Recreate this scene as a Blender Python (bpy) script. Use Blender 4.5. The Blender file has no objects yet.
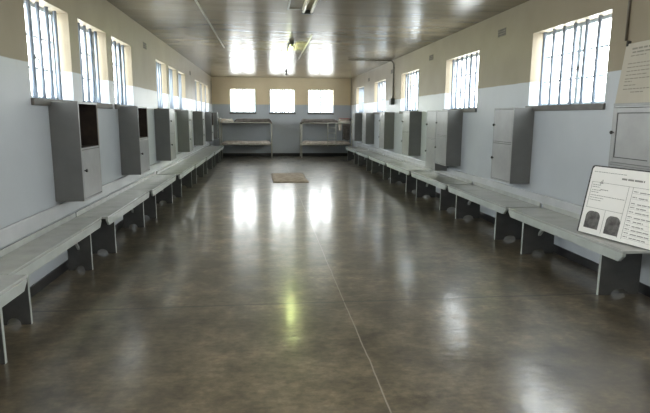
import bpy, bmesh, math, random
from mathutils import Vector, Matrix
random.seed(7)
PI = math.pi
sc = bpy.context.scene
COL = sc.collection

# ------------------------------------------------------------------ dimensions (metres)
XL, XR, YB, YF, ZC = -2.096, 3.460, 21.77, -7.2, 3.12      # left / right / back / front walls, ceiling
ZBAND = 2.065                                             # top of the blue-grey dado paint
WT = 0.26                                                 # wall thickness
SILL, HEAD = 1.75, 2.68
CAM_H = 1.6

# ------------------------------------------------------------------ materials
def new_mat(name):
    m = bpy.data.materials.new(name); m.use_nodes = True
    nt = m.node_tree
    return m, nt, nt.nodes['Principled BSDF']

def N(nt, typ, **kw):
    n = nt.nodes.new(typ)
    for k, v in kw.items(): setattr(n, k, v)
    return n

def ramp(nt, fac, stops):
    r = N(nt, 'ShaderNodeValToRGB')
    e = r.color_ramp.elements
    while len(e) < len(stops): e.new(0.5)
    for el, (p, c) in zip(e, stops):
        el.position = p; el.color = (*c, 1) if len(c) == 3 else c
    nt.links.new(fac, r.inputs[0]); return r.outputs[0]

def noise(nt, vec, scale, detail=3, rough=0.55):
    n = N(nt, 'ShaderNodeTexNoise'); n.inputs['Scale'].default_value = scale
    n.inputs['Detail'].default_value = detail; n.inputs['Roughness'].default_value = rough
    if vec is not None: nt.links.new(vec, n.inputs['Vector'])
    return n.outputs['Fac']

def mapping(nt, vec, scale):
    m = N(nt, 'ShaderNodeMapping'); m.inputs['Scale'].default_value = scale
    nt.links.new(vec, m.inputs['Vector']); return m.outputs['Vector']

def mixc(nt, fac, a, b, blend='MIX'):
    m = N(nt, 'ShaderNodeMix', data_type='RGBA', blend_type=blend)
    for s, v in ((m.inputs[0], fac), (m.inputs[6], a), (m.inputs[7], b)):
        if hasattr(v, 'node'): nt.links.new(v, s)
        elif isinstance(v, (int, float)): s.default_value = v
        else: s.default_value = (*v, 1)
    return m.outputs[2]

def math_(nt, op, a, b=0.0, clamp=False):
    m = N(nt, 'ShaderNodeMath', operation=op); m.use_clamp = clamp
    for s, v in ((m.inputs[0], a), (m.inputs[1], b)):
        if hasattr(v, 'node'): nt.links.new(v, s)
        else: s.default_value = v
    return m.outputs[0]

def bump(nt, height, strength, dist, target):
    b = N(nt, 'ShaderNodeBump'); b.inputs['Strength'].default_value = strength
    b.inputs['Distance'].default_value = dist
    nt.links.new(height, b.inputs['Height']); nt.links.new(b.outputs[0], target.inputs['Normal'])

def paint(name, col, rough=0.3, var=0.10, scale=6.0, metal=0.0, bmp=0.02):
    """plain painted surface with slight brush and age variation"""
    m, nt, p = new_mat(name)
    tc = N(nt, 'ShaderNodeTexCoord').outputs['Object']
    f = noise(nt, tc, scale, 4)
    lo = tuple(max(0, c * (1 - var)) for c in col); hi = tuple(min(1, c * (1 + var)) for c in col)
    nt.links.new(ramp(nt, f, [(0.3, lo), (0.7, hi)]), p.inputs['Base Color'])
    p.inputs['Roughness'].default_value = rough; p.inputs['Metallic'].default_value = metal
    if bmp: bump(nt, noise(nt, tc, scale * 9, 3), 0.25, bmp * 0.05, p)
    return m

def wall_mat(name, c0, c1):
    m, nt, p = new_mat(name)
    pos = N(nt, 'ShaderNodeNewGeometry').outputs['Position']
    sep = N(nt, 'ShaderNodeSeparateXYZ'); nt.links.new(pos, sep.inputs[0])
    wob = math_(nt, 'MULTIPLY', math_(nt, 'SUBTRACT', noise(nt, pos, 3.0, 4), 0.5), 0.016)
    z = math_(nt, 'ADD', sep.outputs[2], wob)
    up = math_(nt, 'MULTIPLY', math_(nt, 'SUBTRACT', z, ZBAND - 0.004), 125.0, clamp=True)
    cream = ramp(nt, noise(nt, pos, 1.4, 4), [(0.3, c0), (0.7, c1)])
    grey = ramp(nt, noise(nt, pos, 1.1, 5), [(0.3, (0.448, 0.485, 0.525)), (0.7, (0.513, 0.552, 0.592))])
    # run marks under the paint edge
    st = noise(nt, mapping(nt, pos, (7, 7, 1.1)), 1.0, 3)
    fall = math_(nt, 'MULTIPLY', math_(nt, 'SUBTRACT', z, ZBAND - 0.22), 4.5, clamp=True)
    stm = math_(nt, 'MULTIPLY', fall, math_(nt, 'MULTIPLY', math_(nt, 'SUBTRACT', st, 0.60), 3.0, clamp=True))
    grey = mixc(nt, math_(nt, 'MULTIPLY', stm, 0.5), grey, (0.24, 0.24, 0.24))
    c = mixc(nt, up, grey, cream)
    nt.links.new(c, p.inputs['Base Color'])
    r = N(nt, 'ShaderNodeMapRange'); nt.links.new(up, r.inputs[0])
    r.inputs[3].default_value = 0.36; r.inputs[4].default_value = 0.48
    nt.links.new(r.outputs[0], p.inputs['Roughness'])
    h = math_(nt, 'ADD', noise(nt, pos, 2.2, 3), math_(nt, 'MULTIPLY', noise(nt, pos, 60, 3), 0.12))
    bump(nt, h, 0.35, 0.012, p)
    return m

def floor_mat():
    m, nt, p = new_mat('polished_concrete')
    pos = N(nt, 'ShaderNodeNewGeometry').outputs['Position']
    a = noise(nt, pos, 0.55, 5, 0.6); b = noise(nt, pos, 3.6, 8, 0.70); c2 = noise(nt, mapping(nt, pos, (1, 1.6, 1)), 15, 5, 0.65)
    base = ramp(nt, a, [(0.34, (0.058, 0.047, 0.030)), (0.66, (0.190, 0.160, 0.112))])
    mott = ramp(nt, b, [(0.34, (0.30, 0.29, 0.26)), (0.52, (0.90, 0.89, 0.86)), (0.70, (1.75, 1.72, 1.64))])
    col = mixc(nt, 0.85, base, mott, 'MULTIPLY')
    fine = ramp(nt, c2, [(0.35, (0.68, 0.68, 0.67)), (0.65, (1.28, 1.28, 1.26))])
    col = mixc(nt, 0.9, col, fine, 'MULTIPLY')
    sep = N(nt, 'ShaderNodeSeparateXYZ'); nt.links.new(pos, sep.inputs[0])
    wx = math_(nt, 'MULTIPLY', math_(nt, 'SUBTRACT', noise(nt, pos, 2.0, 3), 0.5), 0.03)
    gx = math_(nt, 'LESS_THAN', math_(nt, 'ABSOLUTE', math_(nt, 'SUBTRACT', math_(nt, 'ADD', sep.outputs[0], wx), 0.665)), 0.0045)
    # cross joints every 4.9 m, first one 4.4 m ahead
    yy = math_(nt, 'PINGPONG', math_(nt, 'SUBTRACT', math_(nt, 'ADD', sep.outputs[1], wx), 4.40), 2.45)
    gy = math_(nt, 'LESS_THAN', yy, 0.014)
    g = math_(nt, 'MAXIMUM', gx, gy)
    lightline = mixc(nt, 0.0, (0.030, 0.028, 0.024), (0.030, 0.028, 0.024))
    col = mixc(nt, math_(nt, 'MULTIPLY', gx, 0.75), col, (0.30, 0.28, 0.24))
    col = mixc(nt, math_(nt, 'MULTIPLY', gy, 0.8), col, lightline)
    nt.links.new(col, p.inputs['Base Color'])
    rr = N(nt, 'ShaderNodeMapRange'); nt.links.new(b, rr.inputs[0])
    rr.inputs[1].default_value = 0.3; rr.inputs[2].default_value = 0.7
    rr.inputs[3].default_value = 0.13; rr.inputs[4].default_value = 0.21
    nt.links.new(rr.outputs[0], p.inputs['Coat Roughness'])
    p.inputs['Coat Weight'].default_value = 0.85; p.inputs['Coat IOR'].default_value = 1.5
    p.inputs['Roughness'].default_value = 0.42; p.inputs['Specular IOR Level'].default_value = 0.8
    hh = math_(nt, 'ADD', noise(nt, mapping(nt, pos, (1, 1.5, 1)), 2.6, 3), math_(nt, 'MULTIPLY', g, -0.25))
    hh = math_(nt, 'ADD', hh, math_(nt, 'MULTIPLY', noise(nt, mapping(nt, pos, (0.8, 4.5, 1)), 3.0, 4), 0.22))
    bump(nt, hh, 0.22, 0.02, p)
    nt.links.new(p.inputs['Normal'].links[0].from_socket, p.inputs['Coat Normal'])
    return m

def ceiling_mat():
    m, nt, p = new_mat('gloss_painted_ceiling')
    pos = N(nt, 'ShaderNodeNewGeometry').outputs['Position']
    base = ramp(nt, noise(nt, mapping(nt, pos, (0.5, 2.2, 1)), 1.2, 5), [(0.3, (0.180, 0.150, 0.102)), (0.7, (0.245, 0.206, 0.142))])
    sep = N(nt, 'ShaderNodeSeparateXYZ'); nt.links.new(pos, sep.inputs[0])
    wob = math_(nt, 'MULTIPLY', math_(nt, 'SUBTRACT', noise(nt, pos, 1.5, 2), 0.5), 0.03)
    yy = math_(nt, 'PINGPONG', math_(nt, 'ADD', sep.outputs[1], wob), 0.46)
    g = math_(nt, 'LESS_THAN', yy, 0.006)
    col = mixc(nt, math_(nt, 'MULTIPLY', g, 0.45), base, (0.06, 0.055, 0.045))
    nt.links.new(col, p.inputs['Base Color'])
    rr = N(nt, 'ShaderNodeMapRange'); nt.links.new(noise(nt, pos, 2.5, 4), rr.inputs[0])
    rr.inputs[3].default_value = 0.19; rr.inputs[4].default_value = 0.30
    nt.links.new(rr.outputs[0], p.inputs['Roughness'])
    p.inputs['Specular IOR Level'].default_value = 0.34
    wav = noise(nt, mapping(nt, pos, (0.35, 3.2, 1)), 1.4, 3)
    bump(nt, math_(nt, 'ADD', wav, math_(nt, 'MULTIPLY', g, -0.3)), 0.25, 0.022, p)
    return m

def glass_mat():
    m, nt, p = new_mat('window_glass')
    out = nt.nodes['Material Output']; nt.nodes.remove(p)
    t = N(nt, 'ShaderNodeBsdfTransparent'); t.inputs[0].default_value = (0.93, 0.96, 0.97, 1)
    g = N(nt, 'ShaderNodeBsdfGlossy'); g.inputs['Roughness'].default_value = 0.02
    fr = N(nt, 'ShaderNodeFresnel'); fr.inputs[0].default_value = 1.45
    mx = N(nt, 'ShaderNodeMixShader'); gm = N(nt, 'ShaderNodeNewGeometry')
    nt.links.new(math_(nt, 'MULTIPLY', fr.outputs[0], math_(nt, 'SUBTRACT', 1.0, gm.outputs['Backfacing'])), mx.inputs[0])
    nt.links.new(t.outputs[0], mx.inputs[1]); nt.links.new(g.outputs[0], mx.inputs[2])
    nt.links.new(mx.outputs[0], out.inputs['Surface'])
    return m

def emit_mat(name, col, strength):
    m, nt, p = new_mat(name)
    p.inputs['Base Color'].default_value = (*col, 1)
    p.inputs['Emission Color'].default_value = (*col, 1); p.inputs['Emission Strength'].default_value = strength
    return m

def fabric(name, c1, c2, scale=14, rough=0.95):
    m, nt, p = new_mat(name)
    tc = N(nt, 'ShaderNodeTexCoord').outputs['Object']
    f = noise(nt, tc, scale, 6, 0.65)
    nt.links.new(ramp(nt, f, [(0.32, c1), (0.68, c2)]), p.inputs['Base Color'])
    p.inputs['Roughness'].default_value = rough
    bump(nt, noise(nt, tc, scale * 3, 4), 0.6, 0.01, p)
    return m

def finger_mat():
    m, nt, p = new_mat('printed_fingerprint_ink')
    tc = N(nt, 'ShaderNodeTexCoord').outputs['Object']
    d = noise(nt, tc, 14, 4)
    w = N(nt, 'ShaderNodeTexWave'); w.wave_type = 'RINGS'; w.inputs['Scale'].default_value = 34
    w.inputs['Distortion'].default_value = 5; nt.links.new(tc, w.inputs['Vector'])
    base = ramp(nt, d, [(0.32, (0.035, 0.034, 0.034)), (0.68, (0.20, 0.19, 0.185))])
    ridg = ramp(nt, w.outputs['Fac'], [(0.2, (0.6, 0.6, 0.6)), (0.8, (1.3, 1.3, 1.3))])
    nt.links.new(mixc(nt, 0.7, base, ridg, 'MULTIPLY'), p.inputs['Base Color'])
    p.inputs['Roughness'].default_value = 0.6
    return m

M = dict(
    wall=wall_mat('painted_wall', (0.245, 0.206, 0.143), (0.295, 0.252, 0.178)), wallb=wall_mat('brightened_cream_wall', (0.730, 0.600, 0.395), (0.790, 0.665, 0.450)), floor=floor_mat(), ceil=ceiling_mat(), glass=glass_mat(),  # far wall cream lightened: its brighter light is put into the colour
    grey=paint('grey_enamel_paint', (0.380, 0.390, 0.395), 0.27, 0.08, 5),
    bench=paint('grey_bench_paint', (0.420, 0.437, 0.425), 0.22, 0.12, 4),
    benchedge=paint('pale_grey_bench_edge', (0.430, 0.470, 0.455), 0.35, 0.10, 6),
    leg=paint('shaded_bench_leg', (0.070, 0.072, 0.071), 0.45, 0.18, 7),  # shadow on the leg sides is put into this dark colour
    rail=paint('blue_grey_rail_paint', (0.500, 0.520, 0.545), 0.25, 0.08, 3),
    black=paint('black_skirting_paint', (0.012, 0.012, 0.014), 0.4, 0.2, 5),
    steel=paint('blue_grey_steel', (0.190, 0.225, 0.275), 0.45, 0.12, 9, 0.2),
    frame=paint('window_frame_paint', (0.50, 0.57, 0.62), 0.4, 0.08, 6),
    sill=paint('sill_paint', (0.115, 0.110, 0.105), 0.5, 0.15, 7),
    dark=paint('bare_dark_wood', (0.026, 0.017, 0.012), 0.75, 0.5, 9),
    rawedge=paint('bare_wood_edge', (0.36, 0.27, 0.19), 0.7, 0.15, 9),
    knob=paint('black_knob', (0.02, 0.02, 0.022), 0.4, 0.1, 12),
    body=paint('shaded_locker_side', (0.158, 0.162, 0.160), 0.33, 0.08, 5),  # locker grey darkened: shade on the sides is put into the colour
    slot=paint('shadow_gap_paint', (0.035, 0.036, 0.037), 0.6, 0.1, 8),
    tube=paint('bed_tube_paint', (0.56, 0.55, 0.47), 0.4, 0.12, 9),
    pipe=paint('conduit_paint', (0.10, 0.085, 0.062), 0.4, 0.12, 9),
    vent=paint('air_brick', (0.20, 0.175, 0.14), 0.8, 0.25, 20),
    box=paint('dark_switch_box', (0.035, 0.042, 0.040), 0.4, 0.2, 12),
    batten=paint('ceiling_batten_paint', (0.30, 0.275, 0.22), 0.3, 0.1, 6),
    lampbody=paint('lamp_body_dark', (0.055, 0.060, 0.050), 0.45, 0.15, 12),
    lamppale=paint('lamp_body_pale', (0.62, 0.58, 0.42), 0.4, 0.08, 12),
    lit=emit_mat('lit_tube', (0.86, 1.0, 0.36), 42.0), litw=emit_mat('added_warm_white_tube', (1.0, 0.95, 0.86), 100.0),  # litw is for two added, unseen lamps that brighten the foreground
    unlit=paint('unlit_tube', (0.70, 0.66, 0.52), 0.25, 0.05, 8),
    blanket=fabric('brown_grey_blanket', (0.060, 0.052, 0.046), (0.165, 0.145, 0.130), 10),
    sheet=fabric('pale_bedding', (0.50, 0.46, 0.40), (0.72, 0.67, 0.60), 8),
    sheet2=fabric('faded_pink_bedding', (0.36, 0.30, 0.26), (0.66, 0.60, 0.54), 9),
    red=fabric('faded_red_cloth', (0.30, 0.07, 0.05), (0.40, 0.12, 0.08), 20),
    mesh=paint('bed_spring_mesh', (0.15, 0.15, 0.14), 0.6, 0.3, 30),
    mat=fabric('felt_sleeping_mat', (0.210, 0.165, 0.138), (0.440, 0.365, 0.315), 7),
    matedge=fabric('felt_sleeping_mat_edge', (0.05, 0.04, 0.035), (0.11, 0.09, 0.075), 18),
    paper=paint('white_paper', (0.92, 0.92, 0.90), 0.55, 0.03, 3),
    board=paint('yellowed_board', (0.47, 0.44, 0.37), 0.6, 0.05, 4),
    ink=paint('grey_print', (0.27, 0.27, 0.265), 0.7, 0.1, 20),
    ink2=paint('faded_print', (0.24, 0.23, 0.20), 0.7, 0.1, 20),
    backing=paint('black_backing', (0.020, 0.021, 0.023), 0.45, 0.2, 6),
    clip=paint('black_clip', (0.02, 0.018, 0.015), 0.5, 0.1, 9),
    finger=finger_mat(),
)

# ------------------------------------------------------------------ mesh helpers
def box(bm, x0, x1, y0, y1, z0, z1):
    vs = [bm.verts.new(c) for c in ((x0,y0,z0),(x1,y0,z0),(x1,y1,z0),(x0,y1,z0),(x0,y0,z1),(x1,y0,z1),(x1,y1,z1),(x0,y1,z1))]
    for f in ((3,2,1,0),(4,5,6,7),(0,1,5,4),(1,2,6,5),(2,3,7,6),(3,0,4,7)):
        bm.faces.new([vs[i] for i in f])
    return vs

def tube(bm, pts, r, seg=10, cap=True):
    pts = [Vector(p) for p in pts]; rings = []
    up = None
    for i, p in enumerate(pts):
        d = (pts[min(i+1, len(pts)-1)] - pts[max(i-1, 0)]).normalized()
        if up is None:
            up = Vector((0,0,1)) if abs(d.z) < 0.9 else Vector((1,0,0))
        s = d.cross(up).normalized(); up = s.cross(d).normalized()
        rings.append([bm.verts.new(p + (s*math.cos(2*PI*k/seg) + up*math.sin(2*PI*k/seg))*r) for k in range(seg)])
    for a, b in zip(rings, rings[1:]):
        for k in range(seg): bm.faces.new((a[k], a[(k+1)%seg], b[(k+1)%seg], b[k]))
    if cap:
        bm.faces.new(rings[0][::-1]); bm.faces.new(rings[-1])

def prism(bm, poly, mapf, t0, t1):
    """extrude a 2-D outline; mapf(u, v, t) -> xyz"""
    a = [bm.verts.new(mapf(u, v, t0)) for u, v in poly]; b = [bm.verts.new(mapf(u, v, t1)) for u, v in poly]
    n = len(poly)
    bm.faces.new(a[::-1]); bm.faces.new(b)
    for i in range(n): bm.faces.new((a[i], a[(i+1)%n], b[(i+1)%n], b[i]))

def lathe(bm, prof, axis='x', seg=16, org=(0,0,0)):
    o = Vector(org); rings = []
    for r, t in prof:
        ring = []
        for k in range(seg):
            c, s = math.cos(2*PI*k/seg)*r, math.sin(2*PI*k/seg)*r
            ring.append(bm.verts.new(o + (Vector((t,c,s)) if axis == 'x' else Vector((c,s,t)))))
        rings.append(ring)
    for a, b in zip(rings, rings[1:]):
        for k in range(seg): bm.faces.new((a[k], a[(k+1)%seg], b[(k+1)%seg], b[k]))
    bm.faces.new(rings[0][::-1]); bm.faces.new(rings[-1])

def obj(name, bm, mat, parent=None, bevel=0.0, smooth=False, loc=None):
    bmesh.ops.recalc_face_normals(bm, faces=bm.faces[:])
    me = bpy.data.meshes.new(name); bm.to_mesh(me); bm.free()
    me.materials.append(mat)
    if smooth:
        for p in me.polygons: p.use_smooth = True
    o = bpy.data.objects.new(name, me); COL.objects.link(o)
    if parent is not None: o.parent = parent
    if loc is not None: o.location = loc
    if bevel:
        b = o.modifiers.new('bevel', 'BEVEL'); b.width = bevel; b.segments = 2; b.limit_method = 'ANGLE'
    return o

def BM(): return bmesh.new()

def tag(o, label, cat, group=None, kind=None):
    o['label'] = label; o['category'] = cat
    if group: o['group'] = group
    if kind: o['kind'] = kind
    return o

def thing(name, label, cat, loc=(0,0,0), rz=0.0, group=None, kind=None):
    o = bpy.data.objects.new(name, None); o.empty_display_size = 0.1; COL.objects.link(o)
    o.location = loc; o.rotation_euler = (0,0,rz)
    return tag(o, label, cat, group, kind)

def dup(root, label, loc, rz=0.0, group=None, scale=None):
    r = root.copy(); COL.objects.link(r); r.location = loc; r.rotation_euler = (0,0,rz)
    r['label'] = label
    if group: r['group'] = group
    if scale: r.scale = scale
    for ch in root.children:
        c = ch.copy(); COL.objects.link(c); c.parent = r
        for g in ch.children:
            d = g.copy(); COL.objects.link(d); d.parent = c
    return r

def struct(name, bm, mat, label, cat, bevel=0.0):
    return tag(obj(name, bm, mat, None, bevel), label, cat, None, 'structure')

# ------------------------------------------------------------------ room shell
L_WIN = []
for s in (-6.25, -0.55, 5.15, 10.87, 16.68):
    L_WIN += [(s, s+1.08), (s+1.37, s+2.45), (s+2.70, s+3.80)]
R_WIN = [(s, s+1.60) for s in (-5.0, -1.6, 1.80, 5.20, 8.56, 11.98, 15.39, 18.78)]  # rows behind the viewer are unseen, carried on to brighten the foreground
B_WIN = [(-1.39,-0.39),(0.18,1.19),(1.73,2.75)]

def wall_with_holes(bm, s0, s1, holes, f):
    """f(s, depth, z) -> xyz, depth 0 = room side, WT = outside"""
    ss = sorted({s0, s1, *[h[0] for h in holes], *[h[1] for h in holes]}); zs = [0.0, SILL, HEAD, ZC + 0.14]
    V = {}
    def v(i, j, d):
        k = (i, j, d)
        if k not in V: V[k] = bm.verts.new(f(ss[i], WT*d, zs[j]))
        return V[k]
    hole = lambda i, j: j == 1 and 0 <= i < len(ss)-1 and any(abs(ss[i]-h[0]) < 1e-6 for h in holes)
    solid = lambda i, j: 0 <= i < len(ss)-1 and 0 <= j < 3 and not hole(i, j)
    for i in range(len(ss)-1):
        for j in range(3):
            if hole(i, j): continue
            for d in (0, 1): bm.faces.new((v(i,j,d), v(i+1,j,d), v(i+1,j+1,d), v(i,j+1,d)))
            if not solid(i-1, j): bm.faces.new((v(i,j,0), v(i,j+1,0), v(i,j+1,1), v(i,j,1)))
            if not solid(i+1, j): bm.faces.new((v(i+1,j,0), v(i+1,j+1,0), v(i+1,j+1,1), v(i+1,j,1)))
            if not solid(i, j-1): bm.faces.new((v(i,j,0), v(i+1,j,0), v(i+1,j,1), v(i,j,1)))
            if not solid(i, j+1): bm.faces.new((v(i,j+1,0), v(i+1,j+1,0), v(i+1,j+1,1), v(i,j+1,1)))

b = BM(); wall_with_holes(b, YF, YB, L_WIN, lambda s,d,z: (XL-d, s, z))
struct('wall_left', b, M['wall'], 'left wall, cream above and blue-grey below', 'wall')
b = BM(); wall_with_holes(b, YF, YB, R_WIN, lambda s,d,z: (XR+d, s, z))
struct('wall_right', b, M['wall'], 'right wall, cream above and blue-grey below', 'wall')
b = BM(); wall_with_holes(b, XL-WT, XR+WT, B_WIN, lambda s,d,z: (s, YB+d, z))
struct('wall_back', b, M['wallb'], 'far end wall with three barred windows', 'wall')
b = BM(); wall_with_holes(b, XL-WT, XR+WT, [], lambda s,d,z: (s, YF-d, z))
struct('wall_front', b, M['wall'], 'end wall behind the viewer', 'wall')
b = BM(); box(b, XL-WT, XR+WT, YF-WT, YB+WT, -0.14, 0.0)
struct('floor', b, M['floor'], 'glossy dark polished concrete floor with thin joints', 'floor')
b = BM(); box(b, XL, XR, YF, YB, ZC, ZC+0.14)
struct('ceiling', b, M['ceil'], 'glossy olive-grey painted board ceiling', 'ceiling')

SK = 0.095
b = BM(); box(b, XL, XL+0.012, YF, YB, 0, SK); struct('baseboard_left', b, M['black'], 'black skirting along the left wall', 'skirting')
b = BM(); box(b, XR-0.012, XR, YF, YB, 0, SK); struct('baseboard_right', b, M['black'], 'black skirting along the right wall', 'skirting')
b = BM(); box(b, XL+0.012, XR-0.012, YB-0.012, YB, 0, SK+0.03); struct('baseboard_back', b, M['black'], 'black skirting along the far wall', 'skirting')

# rails on the walls above the benches
b = BM(); box(b, XL, XL+0.030, -7.0, 20.4, 0.565, 0.715); struct('trim_1', b, M['rail'], 'blue-grey rail on the left wall behind the benches', 'rail', 0.012)
b = BM(); box(b, XR-0.030, XR, 4.04, 19.9, 0.530, 0.650); struct('trim_2', b, M['rail'], 'blue-grey rail on the right wall behind the benches', 'rail', 0.012)

# ceiling battens
b = BM(); box(b, -0.915, -0.885, 2.0, 12.5, ZC-0.014, ZC); struct('trim_3', b, M['batten'], 'thin batten on the ceiling left of centre', 'batten', 0.003)
b = BM(); box(b, 0.885, 0.912, 10.4, 14.6, ZC-0.014, ZC); struct('trim_4', b, M['batten'], 'thin batten on the ceiling right of the lit lamp', 'batten', 0.003)
b = BM()
for x0,x1,y0,y1 in ((0.33,0.355,5.6,7.95),(0.33,0.52,7.93,7.955)): box(b, x0, x1, y0, y1, ZC-0.012, ZC)
struct('trim_5', b, M['batten'], 'corner of a batten frame on the ceiling beside the near lamp', 'batten', 0.003)

# ------------------------------------------------------------------ windows
def make_window(name, label, width, nbars, origin, rz):
    """local x = along the wall (0..width), y = outwards, z = up from the sill"""
    Hh = HEAD - SILL
    t = thing(name, label, 'window', origin, rz, None, 'structure')
    b = BM()
    y0, y1, e = 0.165, 0.205, 0.035
    box(b, 0, width, y0, y1, 0, e); box(b, 0, width, y0, y1, Hh-e, Hh)
    box(b, 0, e, y0, y1, e, Hh-e); box(b, width-e, width, y0, y1, e, Hh-e)
    mx = width*0.5
    box(b, mx-0.032, mx+0.032, y0+0.001, y1-0.001, e, Hh-e)
    for k in (1, 2):
        z = Hh*k/3
        box(b, e, mx-0.032, y0+0.008, y1-0.008, z-0.011, z+0.011); box(b, mx+0.032, width-e, y0+0.008, y1-0.008, z-0.011, z+0.011)
    obj('window_frame', b, M['frame'], t, 0.002)
    b = BM(); box(b, e, width-e, 0.183, 0.187, e, Hh-e); obj('glass_pane', b, M['glass'], t)
    for k in range(nbars):
        x = width*(k+0.5)/nbars
        b = BM(); tube(b, [(x, 0.10, 0.0), (x, 0.10, Hh)], 0.0205, 8); obj('security_bar', b, M['steel'], t, 0, True)
    b = BM(); box(b, -0.03, width+0.03, -0.028, 0.0, -0.062, 0.004); obj('sill', b, M['sill'], t, 0.004)
    b = BM(); box(b, mx-0.012, mx+0.012, y0-0.012, y0+0.002, Hh*0.42, Hh*0.42+0.05); tube(b, [(mx, y0-0.010, Hh*0.42+0.025), (mx, y0-0.035, Hh*0.42+0.02), (mx, y0-0.045, Hh*0.42-0.055)], 0.007, 8)
    obj('latch', b, M['knob'], t, 0)
    return t
nw = 0
LN = ['first of three in the unseen rear part', 'second of three in the unseen rear part', 'third of three in the unseen rear part', 'unseen just behind the viewer', 'beside the viewer', 'just outside the left edge', 'nearest in view', 'second in view from the near end', 'third in view from the near end', 'first of the middle three', 'centre of the middle three',
      'last of the middle three', 'first of the farthest three', 'centre of the farthest three', 'last before the far corner']
for i, (a, c) in enumerate(L_WIN):
    nw += 1; make_window('window_%d' % nw, 'barred window in the left wall, ' + LN[i], c-a, 5, (XL, a, SILL), PI/2)
RN = ['in the unseen rear part', 'unseen behind the viewer', 'just outside the right edge', 'nearest in view with seven broad bars', 'second from the near end', 'middle one above the small dark box side', 'fourth from the near end', 'last before the far corner']
for i, (a, c) in enumerate(R_WIN):
    nw += 1; make_window('window_%d' % nw, 'barred window in the right wall, ' + RN[i], c-a, 7, (XR, c, SILL), -PI/2)
for i, (a, c) in enumerate(B_WIN):
    nw += 1; make_window('window_%d' % nw, 'barred window in the far wall, ' + ('left one', 'centre one', 'right one')[i], c-a, 6, (a, YB, SILL), 0)

# ------------------------------------------------------------------ benches
BL, BD, BH = 2.15, 0.315, 0.50        # length, depth, height
def make_bench(label, loc, rz, group):
    """local x = from the wall into the room, y = along, centred"""
    t = thing('bench', label, 'bench', loc, rz, group)
    h = BL/2
    b = BM(); box(b, 0.0, BD, -h, h, BH-0.026, BH); obj('seat_board', b, M['bench'], t, 0.004)
    b = BM(); box(b, 0.0, 0.014, -h, h, BH, BH+0.055); obj('back_board', b, M['bench'], t, 0.003)
    def apron(x0, x1):
        b = BM()
        z1, z0 = BH-0.026, BH-0.105
        prism(b, [(-h+0.005,z1),(h-0.005,z1),(h-0.005,z1-0.025),(h-0.06,z0),(-h+0.06,z0),(-h+0.005,z1-0.025)], lambda u,v,tt: (tt,u,v), x0, x1)
        return b
    obj('apron', apron(BD-0.024, BD-0.002), M['benchedge'], t, 0.003)
    obj('apron', apron(0.004, 0.024), M['bench'], t, 0.003)
    for sgn in (-1, 1):
        yc = sgn*(h-0.335)
        b = BM(); z1 = BH-0.0265
        cx, rad = 0.150, 0.058
        poly = [(0.026,0.0),(cx-rad,0.0)] + [(cx-rad*math.cos(a), rad*0.95*math.sin(a)) for a in [PI*k/12 for k in range(1,12)]] + [(cx+rad,0.0),(BD-0.026,0.0),(BD-0.026,z1),(0.026,z1)]
        prism(b, poly, lambda u,v,tt: (u,tt,v), yc-0.013, yc+0.013)
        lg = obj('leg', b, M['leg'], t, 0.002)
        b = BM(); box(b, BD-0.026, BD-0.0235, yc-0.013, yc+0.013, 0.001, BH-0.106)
        e = obj('leg_edge', b, M['benchedge'], lg); e['label'] = 'front edge of the leg, kept in the lit tone'
        b = BM()
        y0 = yc - sgn*0.014
        prism(b, [(y0, 0.22),(y0, 0.26),(y0 - sgn*0.20, BH-0.027),(y0 - sgn*0.24, BH-0.027)], lambda u,v,tt: (tt,u,v), 0.14, 0.165)
        obj('brace', b, M['bench'], t, 0.002)
    return t
LY = [1.635, 3.80, 5.97, 8.135, 10.36, 12.53, 14.70, 16.87]
LX = [-1.67, -1.80, -1.74, -1.70, -1.64, -1.62, -1.60, -1.58]     # how far each front edge stands out
gl, gr = 'benches along the left wall', 'benches along the right wall'
ll = ['long grey bench along the left wall, cut off by the left edge of the photo',
      'long grey bench along the left wall, running below the nearest open locker',
      'long grey bench along the left wall, third from the near end',
      'long grey bench along the left wall, fourth from the near end',
      'long grey bench along the left wall, fifth from the near end',
      'long grey bench along the left wall, sixth from the near end',
      'long grey bench along the left wall, next to last before the left bunk bed',
      'long grey bench along the left wall, last one before the left bunk bed']
bx = lambda i: ((LX[i]-XL-0.013)/BD, 1, 1)
bench0 = make_bench(ll[0], (XL+0.013, LY[0]+BL/2, 0), 0, gl); bench0.scale = bx(0)
for i in range(1, len(LY)): dup(bench0, ll[i], (XL+0.013, LY[i]+BL/2, 0), 0, gl, bx(i))
last = dup(bench0, 'short grey bench against the left wall in front of the left bunk bed', (XL+0.013, 19.05+0.70, 0), 0, gl, (1.6, 0.64, 1))
RY = [4.03, 6.26, 8.52, 10.80, 13.08, 15.36, 17.64]
rl = ['nearest grey bench along the right wall, carrying the white document panel',
      'grey bench along the right wall, second from the near end',
      'grey bench along the right wall, third from the near end',
      'grey bench along the right wall, fourth from the near end',
      'grey bench along the right wall, fifth from the near end',
      'grey bench along the right wall, sixth from the near end',
      'grey bench along the right wall, last before the right bunk bed']
for i in range(len(RY)): dup(bench0, rl[i], (XR-0.013, RY[i]+BL/2, 0), PI, gr, (1.5, 1.0, 1))

# ------------------------------------------------------------------ wall lockers
LW, LD, LH = 0.60, 0.275, 0.985
T = 0.018
def knob(parent, y, z, x):
    b = BM(); lathe(b, [(0.006,0.0),(0.006,0.012),(0.016,0.018),(0.018,0.027),(0.012,0.034)], 'x', 12, (x, y, z))
    return obj('knob', b, M['knob'], parent, 0, True)

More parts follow.
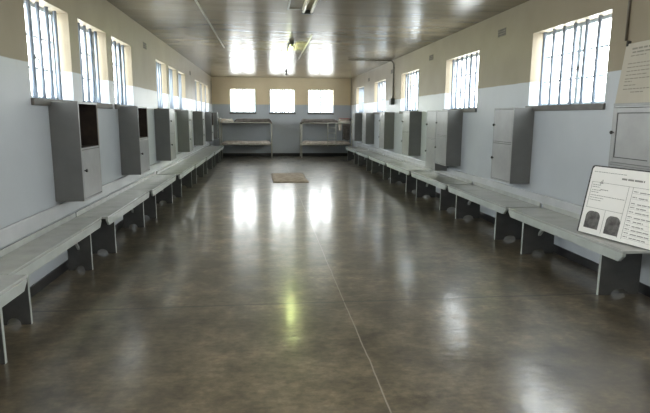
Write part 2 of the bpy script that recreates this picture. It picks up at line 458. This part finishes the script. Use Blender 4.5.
def make_locker(label, open_top, loc, rz, group, knob_side, w=LW, d=LD, h=LH, split=0.53):
    """local x out of the wall, y along the wall centred, z up"""
    t = thing('wall_locker', label, 'locker', loc, rz, group)
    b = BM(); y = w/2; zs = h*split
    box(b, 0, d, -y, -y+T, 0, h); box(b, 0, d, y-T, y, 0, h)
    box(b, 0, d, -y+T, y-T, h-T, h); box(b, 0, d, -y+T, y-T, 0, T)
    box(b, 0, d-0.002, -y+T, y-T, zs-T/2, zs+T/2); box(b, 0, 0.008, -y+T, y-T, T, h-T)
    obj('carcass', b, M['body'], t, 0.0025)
    b = BM(); x0, x1 = d-0.0005, d+0.003
    box(b, x0, x1, -y, -y+T, 0, h); box(b, x0, x1, y-T, y, 0, h)
    box(b, x0, x1, -y+T, y-T, h-T, h); box(b, x0, x1, -y+T, y-T, 0, T); box(b, x0, x1, -y+T, y-T, zs-T/2, zs+T/2)
    o = obj('face_frame', b, M['grey'], t, 0.001); o['label'] = 'front frame kept in the lit locker grey'  # added facing that keeps the front edges out of the shaded tone
    def door(z0, z1, nm):
        b = BM(); g = 0.006
        st = 0.0
        box(b, d-0.014, d+0.005, -y+T+g, y-T-g, z0+g, z1-g)
        o = obj('door', b, M['grey'], t, 0.003)
        # strip hiding the dark joint between door and carcass
        b = BM(); 
        for a0,a1,c0,c1 in ((-y+T, -y+T+g, z0, z1), (y-T-g, y-T, z0, z1), (-y+T+g, y-T-g, z1-g, z1), (-y+T+g, y-T-g, z0, z0+g)):
            box(b, d-0.016, d-0.008, a0, a1, c0, c1)
        j = obj('door_joint', b, M['slot'], o); j['label'] = 'dark joint round the door'
        ky = knob_side*(y-T-0.035)
        knob(o, ky, z0+(z1-z0)*(0.52 if nm == 'upper' else 0.58), d+0.004)
        return o
    door(T, zs-T/2, 'lower')
    if open_top:
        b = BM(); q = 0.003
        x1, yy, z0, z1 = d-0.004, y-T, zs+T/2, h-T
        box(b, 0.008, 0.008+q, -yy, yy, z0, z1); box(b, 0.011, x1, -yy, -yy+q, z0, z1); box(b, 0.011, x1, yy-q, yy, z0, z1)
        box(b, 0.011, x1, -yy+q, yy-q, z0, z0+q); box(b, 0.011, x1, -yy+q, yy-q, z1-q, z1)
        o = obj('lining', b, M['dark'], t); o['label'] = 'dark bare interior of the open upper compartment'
        b = BM(); box(b, d+0.0028, d+0.0042, yy+0.002, y-0.002, z0, z1)
        o = obj('edge_strip', b, M['rawedge'], t); o['label'] = 'bare brown edge of the side board'
        b = BM(); lathe(b, [(0.004,0.011),(0.004,0.03),(0.012,0.034),(0.008,0.05)], 'x', 10, (0, -0.05, zs+0.11)); 
        o = obj('coat_peg', b, M['frame'], t, 0, True); o['label'] = 'small pale peg inside the open compartment'
    else:
        door(zs+T/2, h-T, 'upper')
    return t
ZL = 0.745
gll, glr = 'lockers on the left wall', 'lockers on the right wall'
LK = [(5.50,True,'large grey wall locker nearest the viewer on the left, upper half open and dark'),
      (7.98,True,'second grey locker on the left wall, with a narrow dark open upper compartment'),
      (10.50,False,'closed grey wall locker on the left wall, third from the viewer'),
      (13.08,False,'closed grey wall locker on the left wall, fourth from the viewer'),
      (15.95,False,'closed grey wall locker on the left wall, fifth from the viewer'),
      (18.52,True,'sixth grey locker on the left wall, upper compartment dark and open'),
      (20.62,False,'grey wall locker in the far left corner behind the bunk bed post')]
openL = closedL = None
for y0, op, lab in LK:
    loc = (XL, y0+LW/2, ZL)
    if op:
        if openL is None: openL = make_locker(lab, True, loc, 0, gll, -1)
        else: dup(openL, lab, loc, 0, gll)
    else:
        if closedL is None: closedL = make_locker(lab, False, loc, 0, gll, -1)
        else: dup(closedL, lab, loc, 0, gll)
RK = [(6.62,'grey two-door locker on the right wall, just beyond the nearest window'),
      (9.15,'grey locker on the right wall, shorter near one of the side-by-side pair'),
      (11.66,'grey two-door locker on the right wall, next beyond the side-by-side pair'),
      (14.20,'grey two-door locker on the right wall below the small dark electrical box'),
      (16.88,'grey locker on the right wall, next to last before the right bunk bed'),
      (19.02,'grey locker on the right wall, last one, beside the right bunk bed')]
lockR = None
for y0, lab in RK:
    loc = (XR, y0+LW/2, ZL)
    if lockR is None: lockR = make_locker(lab, False, loc, PI, glr, -1)
    else: dup(lockR, lab, loc, PI, glr)
make_locker('taller grey locker on the right wall, lower-hanging far one of the side-by-side pair', False, (XR, 9.77+0.30, 0.60), PI, glr, -1, 0.60, 0.27, 1.13, 0.52)

# the shallow cabinet at the right edge of the picture
cab = thing('wall_cabinet', 'shallow grey cabinet with framed door at the right edge, behind the document panel', 'cabinet', (XR, 4.535, 0.78), PI)
cw, cd, ch = 0.60, 0.140, 0.94
b = BM(); y = cw/2
box(b, 0, cd, -y, -y+T, 0, ch); box(b, 0, cd, y-T, y, 0, ch); box(b, 0, cd, -y+T, y-T, ch-T, ch); box(b, 0, cd, -y+T, y-T, 0, T)
box(b, 0, cd-0.002, -y+T, y-T, 0.385, 0.385+T); box(b, 0, 0.008, -y+T, y-T, T, ch-T)
obj('carcass', b, M['grey'], cab, 0.0025)
def framed_door(z0, z1):
    b = BM(); s = 0.045; yy = y-T-0.003
    box(b, cd-0.014, cd+0.005, -yy, -yy+s, z0, z1); box(b, cd-0.014, cd+0.005, yy-s, yy, z0, z1)
    box(b, cd-0.014, cd+0.005, -yy+s, yy-s, z1-s, z1); box(b, cd-0.014, cd+0.005, -yy+s, yy-s, z0, z0+s)
    o = obj('door', b, M['grey'], cab, 0.003)
    b = BM(); box(b, cd-0.012, cd-0.005, -yy+s, yy-s, z0+s, z1-s); obj('door_panel', b, M['grey'], o)
    b = BM(); g = 0.006
    for a0,a1,c0,c1 in ((-yy+s, -yy+s+g, z0+s, z1-s), (yy-s-g, yy-s, z0+s, z1-s), (-yy+s, yy-s, z1-s-g, z1-s), (-yy+s, yy-s, z0+s, z0+s+g)):
        box(b, cd-0.0055, cd-0.001, a0, a1, c0, c1)
    j = obj('panel_moulding', b, M['slot'], o); j['label'] = 'dark moulding line round the door panel'
    knob(o, -yy+0.02 if False else -(yy-0.02), z0+(z1-z0)*0.55, cd+0.005)
framed_door(0.385+T+0.004, ch-T-0.004); framed_door(T+0.004, 0.385-0.004)

# ------------------------------------------------------------------ document panel on the nearest right bench
def dashes(bm, u0, u1, v, hgt, y, words=(0.02, 0.06), gap=0.008):
    """a row of word-length strokes"""
    u = u0
    while u < u1:
        w = min(random.uniform(*words), u1-u)
        box(bm, u, u+w, y-0.0012, y, v-hgt/2, v+hgt/2); u += w+gap
def line(bm, u0, u1, v0, v1, y): box(bm, u0, u1, y-0.0012, y, v0, v1)

pan = thing('document_panel', 'white document panel with two dark fingerprints, standing on the nearest right bench', 'display panel', (3.045, 4.80, 0.5065))
w = Vector((0.14, -0.70, 0)).normalized(); nrm = Vector((0.980, 0.196, 0)); l = math.radians(11)
v = Vector((0,0,1))*math.cos(l) + nrm*math.sin(l)
back = (nrm*math.cos(l) - Vector((0,0,1))*math.sin(l))
pan.rotation_euler = Matrix((w, back, v)).transposed().to_euler()          # local x = along, y = back, z = up
PW, PH = 0.86, 0.660
b = BM()
rc = 0.03
poly = [(-0.018,0),(PW,0),(PW,PH-rc),(PW-rc*0.3,PH-rc*0.3),(PW-rc,PH),(0.012,PH),(-0.008,PH-0.008),(-0.018,PH-rc)]
prism(b, poly, lambda u,vv,t: (u,t,vv), 0.0, 0.022); obj('backing_board', b, M['backing'], pan, 0.002)
b = BM()
prism(b, [(0.004,0.003),(PW-0.008,0.003),(PW-0.008,PH-0.012),(0.022,PH-0.012),(0.004,PH-0.034)], lambda u,vv,t: (u,t,vv), -0.003, 0.0); sh = obj('paper_sheet', b, M['paper'], pan)
sh['label'] = 'white printed sheet'
Yp = -0.003
b = BM()
dashes(b, 0.03, 0.40, 0.600, 0.005, Yp, (0.012,0.04), 0.006)
dashes(b, 0.36, 0.60, 0.560, 0.016, Yp, (0.05,0.10), 0.01)
line(b, 0.035, 0.66, 0.500, 0.503, Yp)
line(b, 0.033, 0.036, 0.25, 0.503, Yp); line(b, 0.455, 0.458, 0.03, 0.503, Yp); line(b, 0.500, 0.503, 0.03, 0.503, Yp)
line(b, 0.035, 0.457, 0.252, 0.255, Yp); line(b, 0.265, 0.268, 0.03, 0.25, Yp)
for vv, a in ((0.475,0.10),(0.455,0.09),(0.425,0.11),(0.405,0.09),(0.375,0.42),(0.352,0.16),(0.33,0.14)): dashes(b, 0.048, 0.048+a if a < .3 else 0.44, vv, 0.005, Yp, (0.012,0.035), 0.006)
dashes(b, 0.15, 0.24, 0.435, 0.006, Yp, (0.02,0.04), 0.004)
for vv in (0.465,0.415,0.36,0.325,0.285,0.24,0.205,0.165,0.13,0.095,0.06):
    dashes(b, 0.515, 0.56, vv, 0.007, Yp, (0.02,0.04), 0.006)
    dashes(b, 0.58, random.uniform(0.66,0.80), vv-0.004, 0.008, Yp, (0.03,0.07), 0.008)
    line(b, 0.510, 0.83, vv-0.017, vv-0.0155, Yp)
line(b, 0.125, 0.165, 0.492, 0.499, Yp); line(b, 0.15, 0.158, 0.499, 0.53, Yp); line(b, 0.135, 0.141, 0.48, 0.515, Yp)
o = obj('printed_lines', b, M['ink'], sh); o['label'] = 'grey printed form lines and rows of small text'
for u0, u1, v0, v1 in ((0.055,0.222,0.055,0.222),(0.300,0.455,0.040,0.212)):
    b = BM(); r = 0.055; cu = (u0+u1)/2
    pts = [(u0,v0),(u1,v0),(u1,v1-r)] + [(u1-r+r*math.cos(a), v1-r+r*math.sin(a)) for a in [PI/2*k/8 for k in range(1,8)]] + [(u1-r,v1),(u0+r,v1)] + \
          [(u0+r-r*math.sin(a), v1-r+r*math.cos(a)) for a in [PI/2*k/8 for k in range(1,8)]] + [(u0,v1-r)]
    prism(b, [(p[0]-cu, p[1]-v0) for p in pts], lambda u,vv,t: (u,t,vv), -0.0015, 0.0)
    o = obj('fingerprint', b, M['finger'], sh, loc=(cu, Yp, v0)); o['label'] = 'dark grey rounded fingerprint'

# ------------------------------------------------------------------ yellowed notice on top of the cabinet
nb = thing('notice_board', 'yellowed notice board with faded text standing on the right cabinet', 'notice board', (3.345, 4.862, 1.722))
l = math.radians(6.5)
nb.rotation_euler = Matrix((Vector((0,-1,0)), Vector((math.cos(l),0,-math.sin(l))), Vector((math.sin(l),0,math.cos(l))))).transposed().to_euler()
NW, NH = 0.62, 0.575
b = BM(); box(b, 0, NW, 0, 0.018, 0, NH); bd = obj('board', b, M['board'], nb, 0.002)
b = BM(); box(b, -0.004, NW+0.004, -0.006, 0.024, -0.0005, 0.020); obj('bottom_rail', b, M['grey'], nb, 0.002)
b = BM()
dashes(b, 0.10, 0.52, 0.520, 0.016, 0.0, (0.05,0.11), 0.014); dashes(b, 0.11, 0.50, 0.487, 0.013, 0.0, (0.05,0.10), 0.012); dashes(b, 0.10, 0.30, 0.455, 0.009, 0.0, (0.04,0.07), 0.012)
o = obj('heading_text', b, M['ink2'], bd); o['label'] = 'bold faded heading lines'
b = BM()
for vv, a, c in ((0.385,0.08,0.55),(0.350,0.08,0.50),(0.315,0.08,0.42),(0.280,0.08,0.36),(0.245,0.08,0.48),(0.220,0.08,0.18),(0.185,0.08,0.24),(0.150,0.08,0.44),(0.120,0.19,0.36)):
    dashes(b, a, c, vv, 0.008, 0.0, (0.025,0.06), 0.010)
o = obj('printed_text', b, M['ink2'], bd); o['label'] = 'rows of faded dark text'
b = BM(); box(b, 0.005, 0.030, -0.010, 0.026, NH-0.022, NH+0.030); o = obj('clip', b, M['clip'], nb, 0.004); o['label'] = 'black clip at the top corner'

# conduit on the wall above the notice
b = BM(); tube(b, [(XR-0.013, 4.93, 2.335), (XR-0.013, 4.93, ZC-0.001)], 0.012, 10)
tag(obj('conduit', b, M['pipe'], None, 0, True), 'thin vertical brown conduit on the right wall above the notice board', 'conduit')

# conduit across the ceiling and down the right wall to a box
b = BM()
zc = ZC-0.026; xw = XR-0.022; yc = 14.35
arc = [(xw-0.12+0.12*math.sin(a), yc, zc-0.12+0.12*math.cos(a)) for a in [PI/2*k/6 for k in range(7)]]
tube(b, [(2.2, yc, zc)] + arc + [(xw, yc, 2.10)], 0.017, 10)
cd_ = thing('conduit', 'dark conduit crossing the ceiling and dropping down the right wall', 'conduit', (0,0,0))
obj('pipe', b, M['pipe'], cd_, 0, True)
b = BM()
for x in (2.5, 3.0): box(b, x-0.012, x+0.012, yc-0.035, yc+0.035, zc-0.024, ZC)
for z in (2.9, 2.4): box(b, xw-0.024, XR, yc-0.035, yc+0.035, z-0.012, z+0.012)
obj('saddle', b, M['pipe'], cd_)
sb = thing('wall_box', 'small dark box on the right wall at the foot of the conduit', 'electrical box', (XR, yc, 1.93))
b = BM(); box(b, -0.10, 0, -0.11, 0.11, 0, 0.17); obj('housing', b, M['box'], sb, 0.012)
b = BM(); box(b, -0.106, -0.10, -0.085, 0.085, 0.03, 0.14); obj('cover', b, M['lampbody'], sb, 0.002)

# ------------------------------------------------------------------ air bricks
def air_brick(label, loc, rz):
    t = thing('air_vent', label, 'vent', loc, rz, 'air vents high on the walls')
    b = BM(); box(b, -0.13, 0.13, -0.006, 0.0, -0.055, 0.055); obj('plate', b, M['vent'], t, 0.002)
    b = BM()
    for r in range(3):
        for c in range(6):
            x = -0.105+c*0.042; z = -0.034+r*0.034; box(b, x-0.012, x+0.012, -0.0072, -0.0058, z-0.010, z+0.010)
    obj('holes', b, M['clip'], t)
    return t
v0 = air_brick('brown air vent high on the left wall between the near and middle windows', (XL, 9.95, 2.81), PI/2)
dup(v0, 'brown air vent high on the left wall between the middle and far windows', (XL, 15.68, 2.79), PI/2)
for y, lab in ((7.74,'brown air vent high on the right wall beside the nearest window'), (11.12,'brown air vent high on the right wall, second from the near end'), (17.92,'brown air vent high on the right wall, farthest one')):
    dup(v0, lab, (XR, y, 2.83), -PI/2)
dup(v0, 'brown air vent on the right wall next to the conduit', (XR, 14.62, 2.83), -PI/2)

# ------------------------------------------------------------------ ceiling lamps
def lamp(label, x, y0, y1, lit, em='lit'):
    t = thing('fluorescent_lamp', label, 'ceiling lamp', (x, (y0+y1)/2, ZC), 0, 'fluorescent lamps on the ceiling'); h = (y1-y0)/2
    b = BM(); box(b, -0.045, 0.045, -h, h, -0.055, 0); obj('body', b, M['lampbody'] if lit else M['lamppale'], t, 0.006)
    xs = (0.0,) if lit else (-0.055, 0.055)
    for xx in xs:
        b = BM(); tube(b, [(xx, -h+0.03, -0.085), (xx, h-0.03, -0.085)], 0.020, 12); obj('tube', b, M[em] if lit else M['unlit'], t, 0, True)
    for s in (-1, 1):
        b = BM(); box(b, xs[0]-0.024, xs[-1]+0.024, s*(h-0.035)-0.018, s*(h-0.035)+0.018, -0.110, -0.02); obj('end_cap', b, M['lampbody'], t, 0.004)
    if not lit:
        b = BM()
        for xx in xs: prism(b, [(xx-0.026,-0.06),(xx+0.026,-0.06),(xx+0.012,-0.02),(xx-0.012,-0.02)], lambda u,vv,tt: (u,tt,vv), -h+0.06, h-0.06)
        obj('reflector', b, M['lamppale'], t)
    return t
lamp('unlit twin tube lamp on the ceiling at the top edge', 0.60, 6.50, 7.76, False)
lamp('lit yellow-green fluorescent lamp on the ceiling, its glow mirrored in the floor', 0.56, 11.3, 12.85, True)
lamp('added unseen fluorescent lamp on the ceiling above the viewer, brightening the foreground', 0.58, 1.0, 2.5, True, 'litw')
lamp('added unseen fluorescent lamp on the ceiling behind the viewer, brightening the foreground', 0.58, -4.0, -2.5, True, 'litw')
b = BM(); lathe(b, [(0.06,0.0),(0.06,-0.015),(0.03,-0.04),(0.012,-0.05),(0.012,-0.08),(0.032,-0.09),(0.036,-0.13),(0.01,-0.145)], 'z', 16)
tag(obj('ceiling_rose', b, M['lampbody'], None, 0, True, (0.72, 18.4, ZC)), 'small dark lamp holder on the ceiling near the far wall', 'lamp holder')

# ------------------------------------------------------------------ bunk beds
def bar_path(bm, pts, r=0.020): tube(bm, pts, r, 8)
def soft_slab(bm, x0, x1, y0, y1, z0, z1, amp, nx=24, ny=8, droop=0.0):
    """a padded slab with rounded edges and an uneven top"""
    rnd = random.Random(3); ph = [rnd.uniform(0, 6) for _ in range(4)]
    def top(i, j):
        u, v_ = i/nx, j/ny
        e = min(u, 1-u)*nx/2.0; f_ = min(v_, 1-v_)*ny/1.5
        k = min(1, e)*min(1, f_); k = math.sqrt(max(0, k))
        wv = amp*(math.sin(u*9+ph[0])*0.5+math.sin(u*21+v_*5+ph[1])*0.3+math.sin(v_*9+u*4+ph[2])*0.4)
        return z0+(z1-z0)*(0.35+0.65*k)+wv*k - droop*max(0, (u-0.93)/0.07)**2
    T_ = [[bm.verts.new((x0+(x1-x0)*i/nx, y0+(y1-y0)*j/ny, top(i,j))) for j in range(ny+1)] for i in range(nx+1)]
    B_ = [[bm.verts.new((x0+(x1-x0)*i/nx, y0+(y1-y0)*j/ny, z0 - droop*max(0, (i/nx-0.93)/0.07)**2)) for j in range(ny+1)] for i in range(nx+1)]
    for i in range(nx):
        for j in range(ny):
            bm.faces.new((T_[i][j],T_[i+1][j],T_[i+1][j+1],T_[i][j+1])); bm.faces.new((B_[i][j],B_[i][j+1],B_[i+1][j+1],B_[i+1][j]))
    for i in range(nx):
        bm.faces.new((T_[i][0],B_[i][0],B_[i+1][0],T_[i+1][0])); bm.faces.new((T_[i][ny],T_[i+1][ny],B_[i+1][ny],B_[i][ny]))
    for j in range(ny):
        bm.faces.new((T_[0][j],T_[0][j+1],B_[0][j+1],B_[0][j])); bm.faces.new((T_[nx][j],B_[nx][j],B_[nx][j+1],T_[nx][j+1]))

def bunk(label, loc, mirror, ladder):
    """local x from the aisle end (0) to the side-wall end (2.0), y 0 = near side"""
    t = thing('bunk_bed', label, 'bunk bed', loc, 0, 'bunk beds against the far wall')
    S = -1 if mirror else 1
    L, W, zt, zl = 1.98, 0.82, 1.36, 0.51
    b = BM()
    for y in (0.0, W):
        bar_path(b, [(S*0.0,y,0.0),(S*0.0,y,zt-0.10),(S*0.012,y,zt-0.04),(S*0.05,y,zt-0.008),(S*0.11,y,zt),(S*L,y,zt)])
        bar_path(b, [(S*L,y,0.0),(S*L,y,zt+0.16)], 0.022)
        bar_path(b, [(S*0.0,y,zl),(S*L,y,zl)], 0.016)
    for x, zz in ((0.0,(zl,)),(0.05,(zt-0.008,)),(L,(zl,zt,zt+0.15))):
        for z in zz: bar_path(b, [(S*x,0,z),(S*x,W,z)], 0.016)
    obj('bed_frame', b, M['tube'], t, 0, True)
    for nm, z in (('upper_spring', zt), ('lower_spring', zl)):
        b = BM(); xa, xb = sorted((S*0.06, S*(L-0.04)))
        n = 26
        sag = lambda u: -0.035*math.sin(PI*u)
        for k in range(n):
            x = xa+(xb-xa)*(k+0.5)/n; box(b, x-0.012, x+0.012, 0.02, W-0.02, z-0.012+sag((k+.5)/n), z-0.004+sag((k+.5)/n))
        for k in range(6):
            y = 0.08+k*(W-0.16)/5
            tube(b, [(xa+(xb-xa)*q/10, y, z-0.014+sag(q/10)) for q in range(11)], 0.006, 6)
        obj(nm, b, M['mesh'], t)
    if ladder:
        b = BM()
        for x in (1.02, 1.34): tube(b, [(S*x,-0.042,zl-0.05),(S*x,-0.042,zt+0.02)], 0.013, 8)
        for k in range(4):
            z = zl+0.06+k*0.20; tube(b, [(S*1.02,-0.042,z),(S*1.34,-0.042,z)], 0.008, 8)
        obj('ladder', b, M['tube'], t, 0, True)
    return t
def bedding(name, label, cat, S, ox, oy, x0, x1, z0, z1, mat, amp, droop=0.0, y0=0.03, y1=0.79):
    a, c = (x0, x1)
    b = BM(); soft_slab(b, a, c, y0, y1, 0.0, z1-z0, amp, droop=droop)
    o = obj(name, b, M[mat], None, 0, True)
    o.location = (ox, oy, z0)
    if S < 0: o.scale = (-1, 1, 1)
    return tag(o, label, cat)
YBED = 20.85
LXB, RXB = 0.235, 1.40
bunk('metal bunk bed against the far wall in the left corner', (LXB, YBED, 0), True, False)
bunk('metal bunk bed against the far wall in the right corner, with a thin ladder', (RXB, YBED, 0), False, True)
# upper bedding runs out to the aisle end and curls over the rounded frame
def upper_bed(S, ox, side):
    z = 1.380
    b = BM()
    soft_slab(b, 0.0, 1.46, -0.022, 0.82, 0.0, 0.135, 0.008)
    for vv in b.verts:
        x = vv.co.x
        if x < 0.14: vv.co.z -= 0.07*((0.14-x)/0.14)**2
        vv.co.x -= 0.02
    o = obj('mattress', b, M['blanket'], None, 0, True); o.location = (ox, YBED, z-0.006)
    if S < 0: o.scale = (-1,1,1)
    tag(o, 'dark brown-grey mattress on the top of the %s bunk bed' % side, 'mattress')
    b = BM(); soft_slab(b, 1.50, 1.94, 0.05, 0.78, 0.0, 0.115, 0.014)
    o = obj('pillow', b, M['sheet'], None, 0, True); o.location = (ox, YBED, z-0.002)
    if S < 0: o.scale = (-1,1,1)
    tag(o, 'pale folded pillow at the wall end of the %s bunk, top level' % side, 'pillow')
    b = BM(); soft_slab(b, 0.03, 1.93, -0.02, 0.79, 0.0, 0.115, 0.014)
    o = obj('mattress', b, M['sheet2'], None, 0, True); o.location = (ox, YBED, 0.528)
    if S < 0: o.scale = (-1,1,1)
    tag(o, 'pale rumpled mattress on the lower level of the %s bunk bed' % side, 'mattress')
upper_bed(-1, LXB, 'left'); upper_bed(1, RXB, 'right')
b = BM(); soft_slab(b, -0.22, 0.22, 0.0, 0.5, 0.0, 0.022, 0.004)
tag(obj('folded_cloth', b, M['red'], None, 0, True, (RXB+1.74, YBED+0.15, 1.515)), 'faded red cloth folded on the right bunk pillow', 'cloth')
# dark blanket hanging from the rail of the right bunk, next to a pale towel
b = BM(); nx = 20
def drape(b, x0, x1, z0, z1, y, t=0.012, waves=3):
    n, m_ = 18, 8; F_ = []; K = []
    for i in range(n+1):
        u = i/n; x = x0+(x1-x0)*u
        F_.append([b.verts.new((x, y-0.018*math.sin(u*waves*2*PI)*(1-j/m_)-t/2, z0+(z1-z0)*j/m_+(0.02*math.sin(u*7) if j == 0 else 0))) for j in range(m_+1)])
        K.append([b.verts.new((x, y-0.018*math.sin(u*waves*2*PI)*(1-j/m_)+t/2, z0+(z1-z0)*j/m_+(0.02*math.sin(u*7) if j == 0 else 0))) for j in range(m_+1)])
    for i in range(n):
        for j in range(m_):
            b.faces.new((F_[i][j],F_[i+1][j],F_[i+1][j+1],F_[i][j+1])); b.faces.new((K[i][j],K[i][j+1],K[i+1][j+1],K[i+1][j]))
        b.faces.new((F_[i][0],K[i][0],K[i+1][0],F_[i+1][0])); b.faces.new((F_[i][m_],F_[i+1][m_],K[i+1][m_],K[i][m_]))
    for j in range(m_):
        b.faces.new((F_[0][j],F_[0][j+1],K[0][j+1],K[0][j])); b.faces.new((F_[n][j],K[n][j],K[n][j+1],F_[n][j+1]))
drape(b, 3.00, 3.30, 0.70, 1.335, YBED-0.035)
tag(obj('hanging_blanket', b, M['blanket'], None, 0, True), 'dark blanket hanging from the top rail of the right bunk by the wall', 'blanket')
b = BM(); drape(b, 2.83, 2.96, 1.06, 1.335, YBED-0.040, waves=1)
tag(obj('hanging_towel', b, M['sheet'], None, 0, True), 'narrow pale towel hanging from the top rail of the right bunk', 'towel')

# ------------------------------------------------------------------ mat on the floor
b = BM(); soft_slab(b, 0.0, 0.88, 0.0, 1.95, 0.0, 0.045, 0.010, 18, 30)
for vv in b.verts:
    vv.co.x += 0.012*math.sin(vv.co.y*5.0)+0.05*(vv.co.y-1.0)*-0.2
    vv.co.y += 0.02*math.sin(vv.co.x*7)
tag(obj('floor_mat', b, M['mat'], None, 0, True, (0.15, 12.92, 0.0)), 'brown felt mat lying in the middle of the glossy floor', 'mat')

# ------------------------------------------------------------------ daylight
wd = bpy.data.worlds.new('overcast_sky'); sc.world = wd; wd.use_nodes = True
nt = wd.node_tree; bg = nt.nodes['Background']
bg.inputs['Color'].default_value = (1.0, 0.985, 0.96, 1); bg.inputs['Strength'].default_value = 8.0
wd.cycles.sampling_method = 'MANUAL'; wd.cycles.sample_map_resolution = 256

def portal(x, y, rz, w_):
    ld = bpy.data.lights.new('sky_portal', 'AREA'); ld.shape = 'RECTANGLE'; ld.size = w_; ld.size_y = HEAD-SILL
    ld.cycles.is_portal = True
    o = bpy.data.objects.new('sky_portal', ld); COL.objects.link(o)
    o.location = (x, y, (SILL+HEAD)/2); o.rotation_euler = (PI/2, 0, rz)
for a, c in L_WIN: portal(XL-WT-0.01, (a+c)/2, PI/2*3, c-a)
for a, c in R_WIN: portal(XR+WT+0.01, (a+c)/2, PI/2, c-a)
for a, c in B_WIN: portal((a+c)/2, YB+WT+0.01, PI, c-a)

# ------------------------------------------------------------------ camera
F_PX, yaw, pitch, roll = 530.0, 0.1114, 0.1678, 0.0061
cy, sy, cp, sp = math.cos(yaw), math.sin(yaw), math.cos(pitch), math.sin(pitch)
fw = Vector((sy*cp, cy*cp, -sp)); rt = Vector((cy, -sy, 0)); up = rt.cross(fw)
r2 = rt*math.cos(roll)+up*math.sin(roll); u2 = -rt*math.sin(roll)+up*math.cos(roll)
cam = bpy.data.cameras.new('camera'); co = bpy.data.objects.new('camera', cam); COL.objects.link(co)
cam.sensor_fit = 'HORIZONTAL'; cam.sensor_width = 36.0; cam.lens = F_PX/650*36.0; cam.clip_start = 0.05; cam.clip_end = 200
co.matrix_world = Matrix.Translation((0,0,CAM_H)) @ Matrix((r2, u2, -fw)).transposed().to_4x4()
sc.camera = co

# ------------------------------------------------------------------ colour management and light paths
vs = sc.view_settings
vs.view_transform = 'Standard'; vs.look = 'None'; vs.gamma = 1.0; vs.use_curve_mapping = False; vs.exposure = 1.14
cy_ = sc.cycles
cy_.use_denoising = True
cy_.max_bounces = 14; cy_.diffuse_bounces = 8; cy_.glossy_bounces = 6; cy_.transparent_max_bounces = 16
cy_.sample_clamp_indirect = 12.0
cy_.caustics_reflective = True
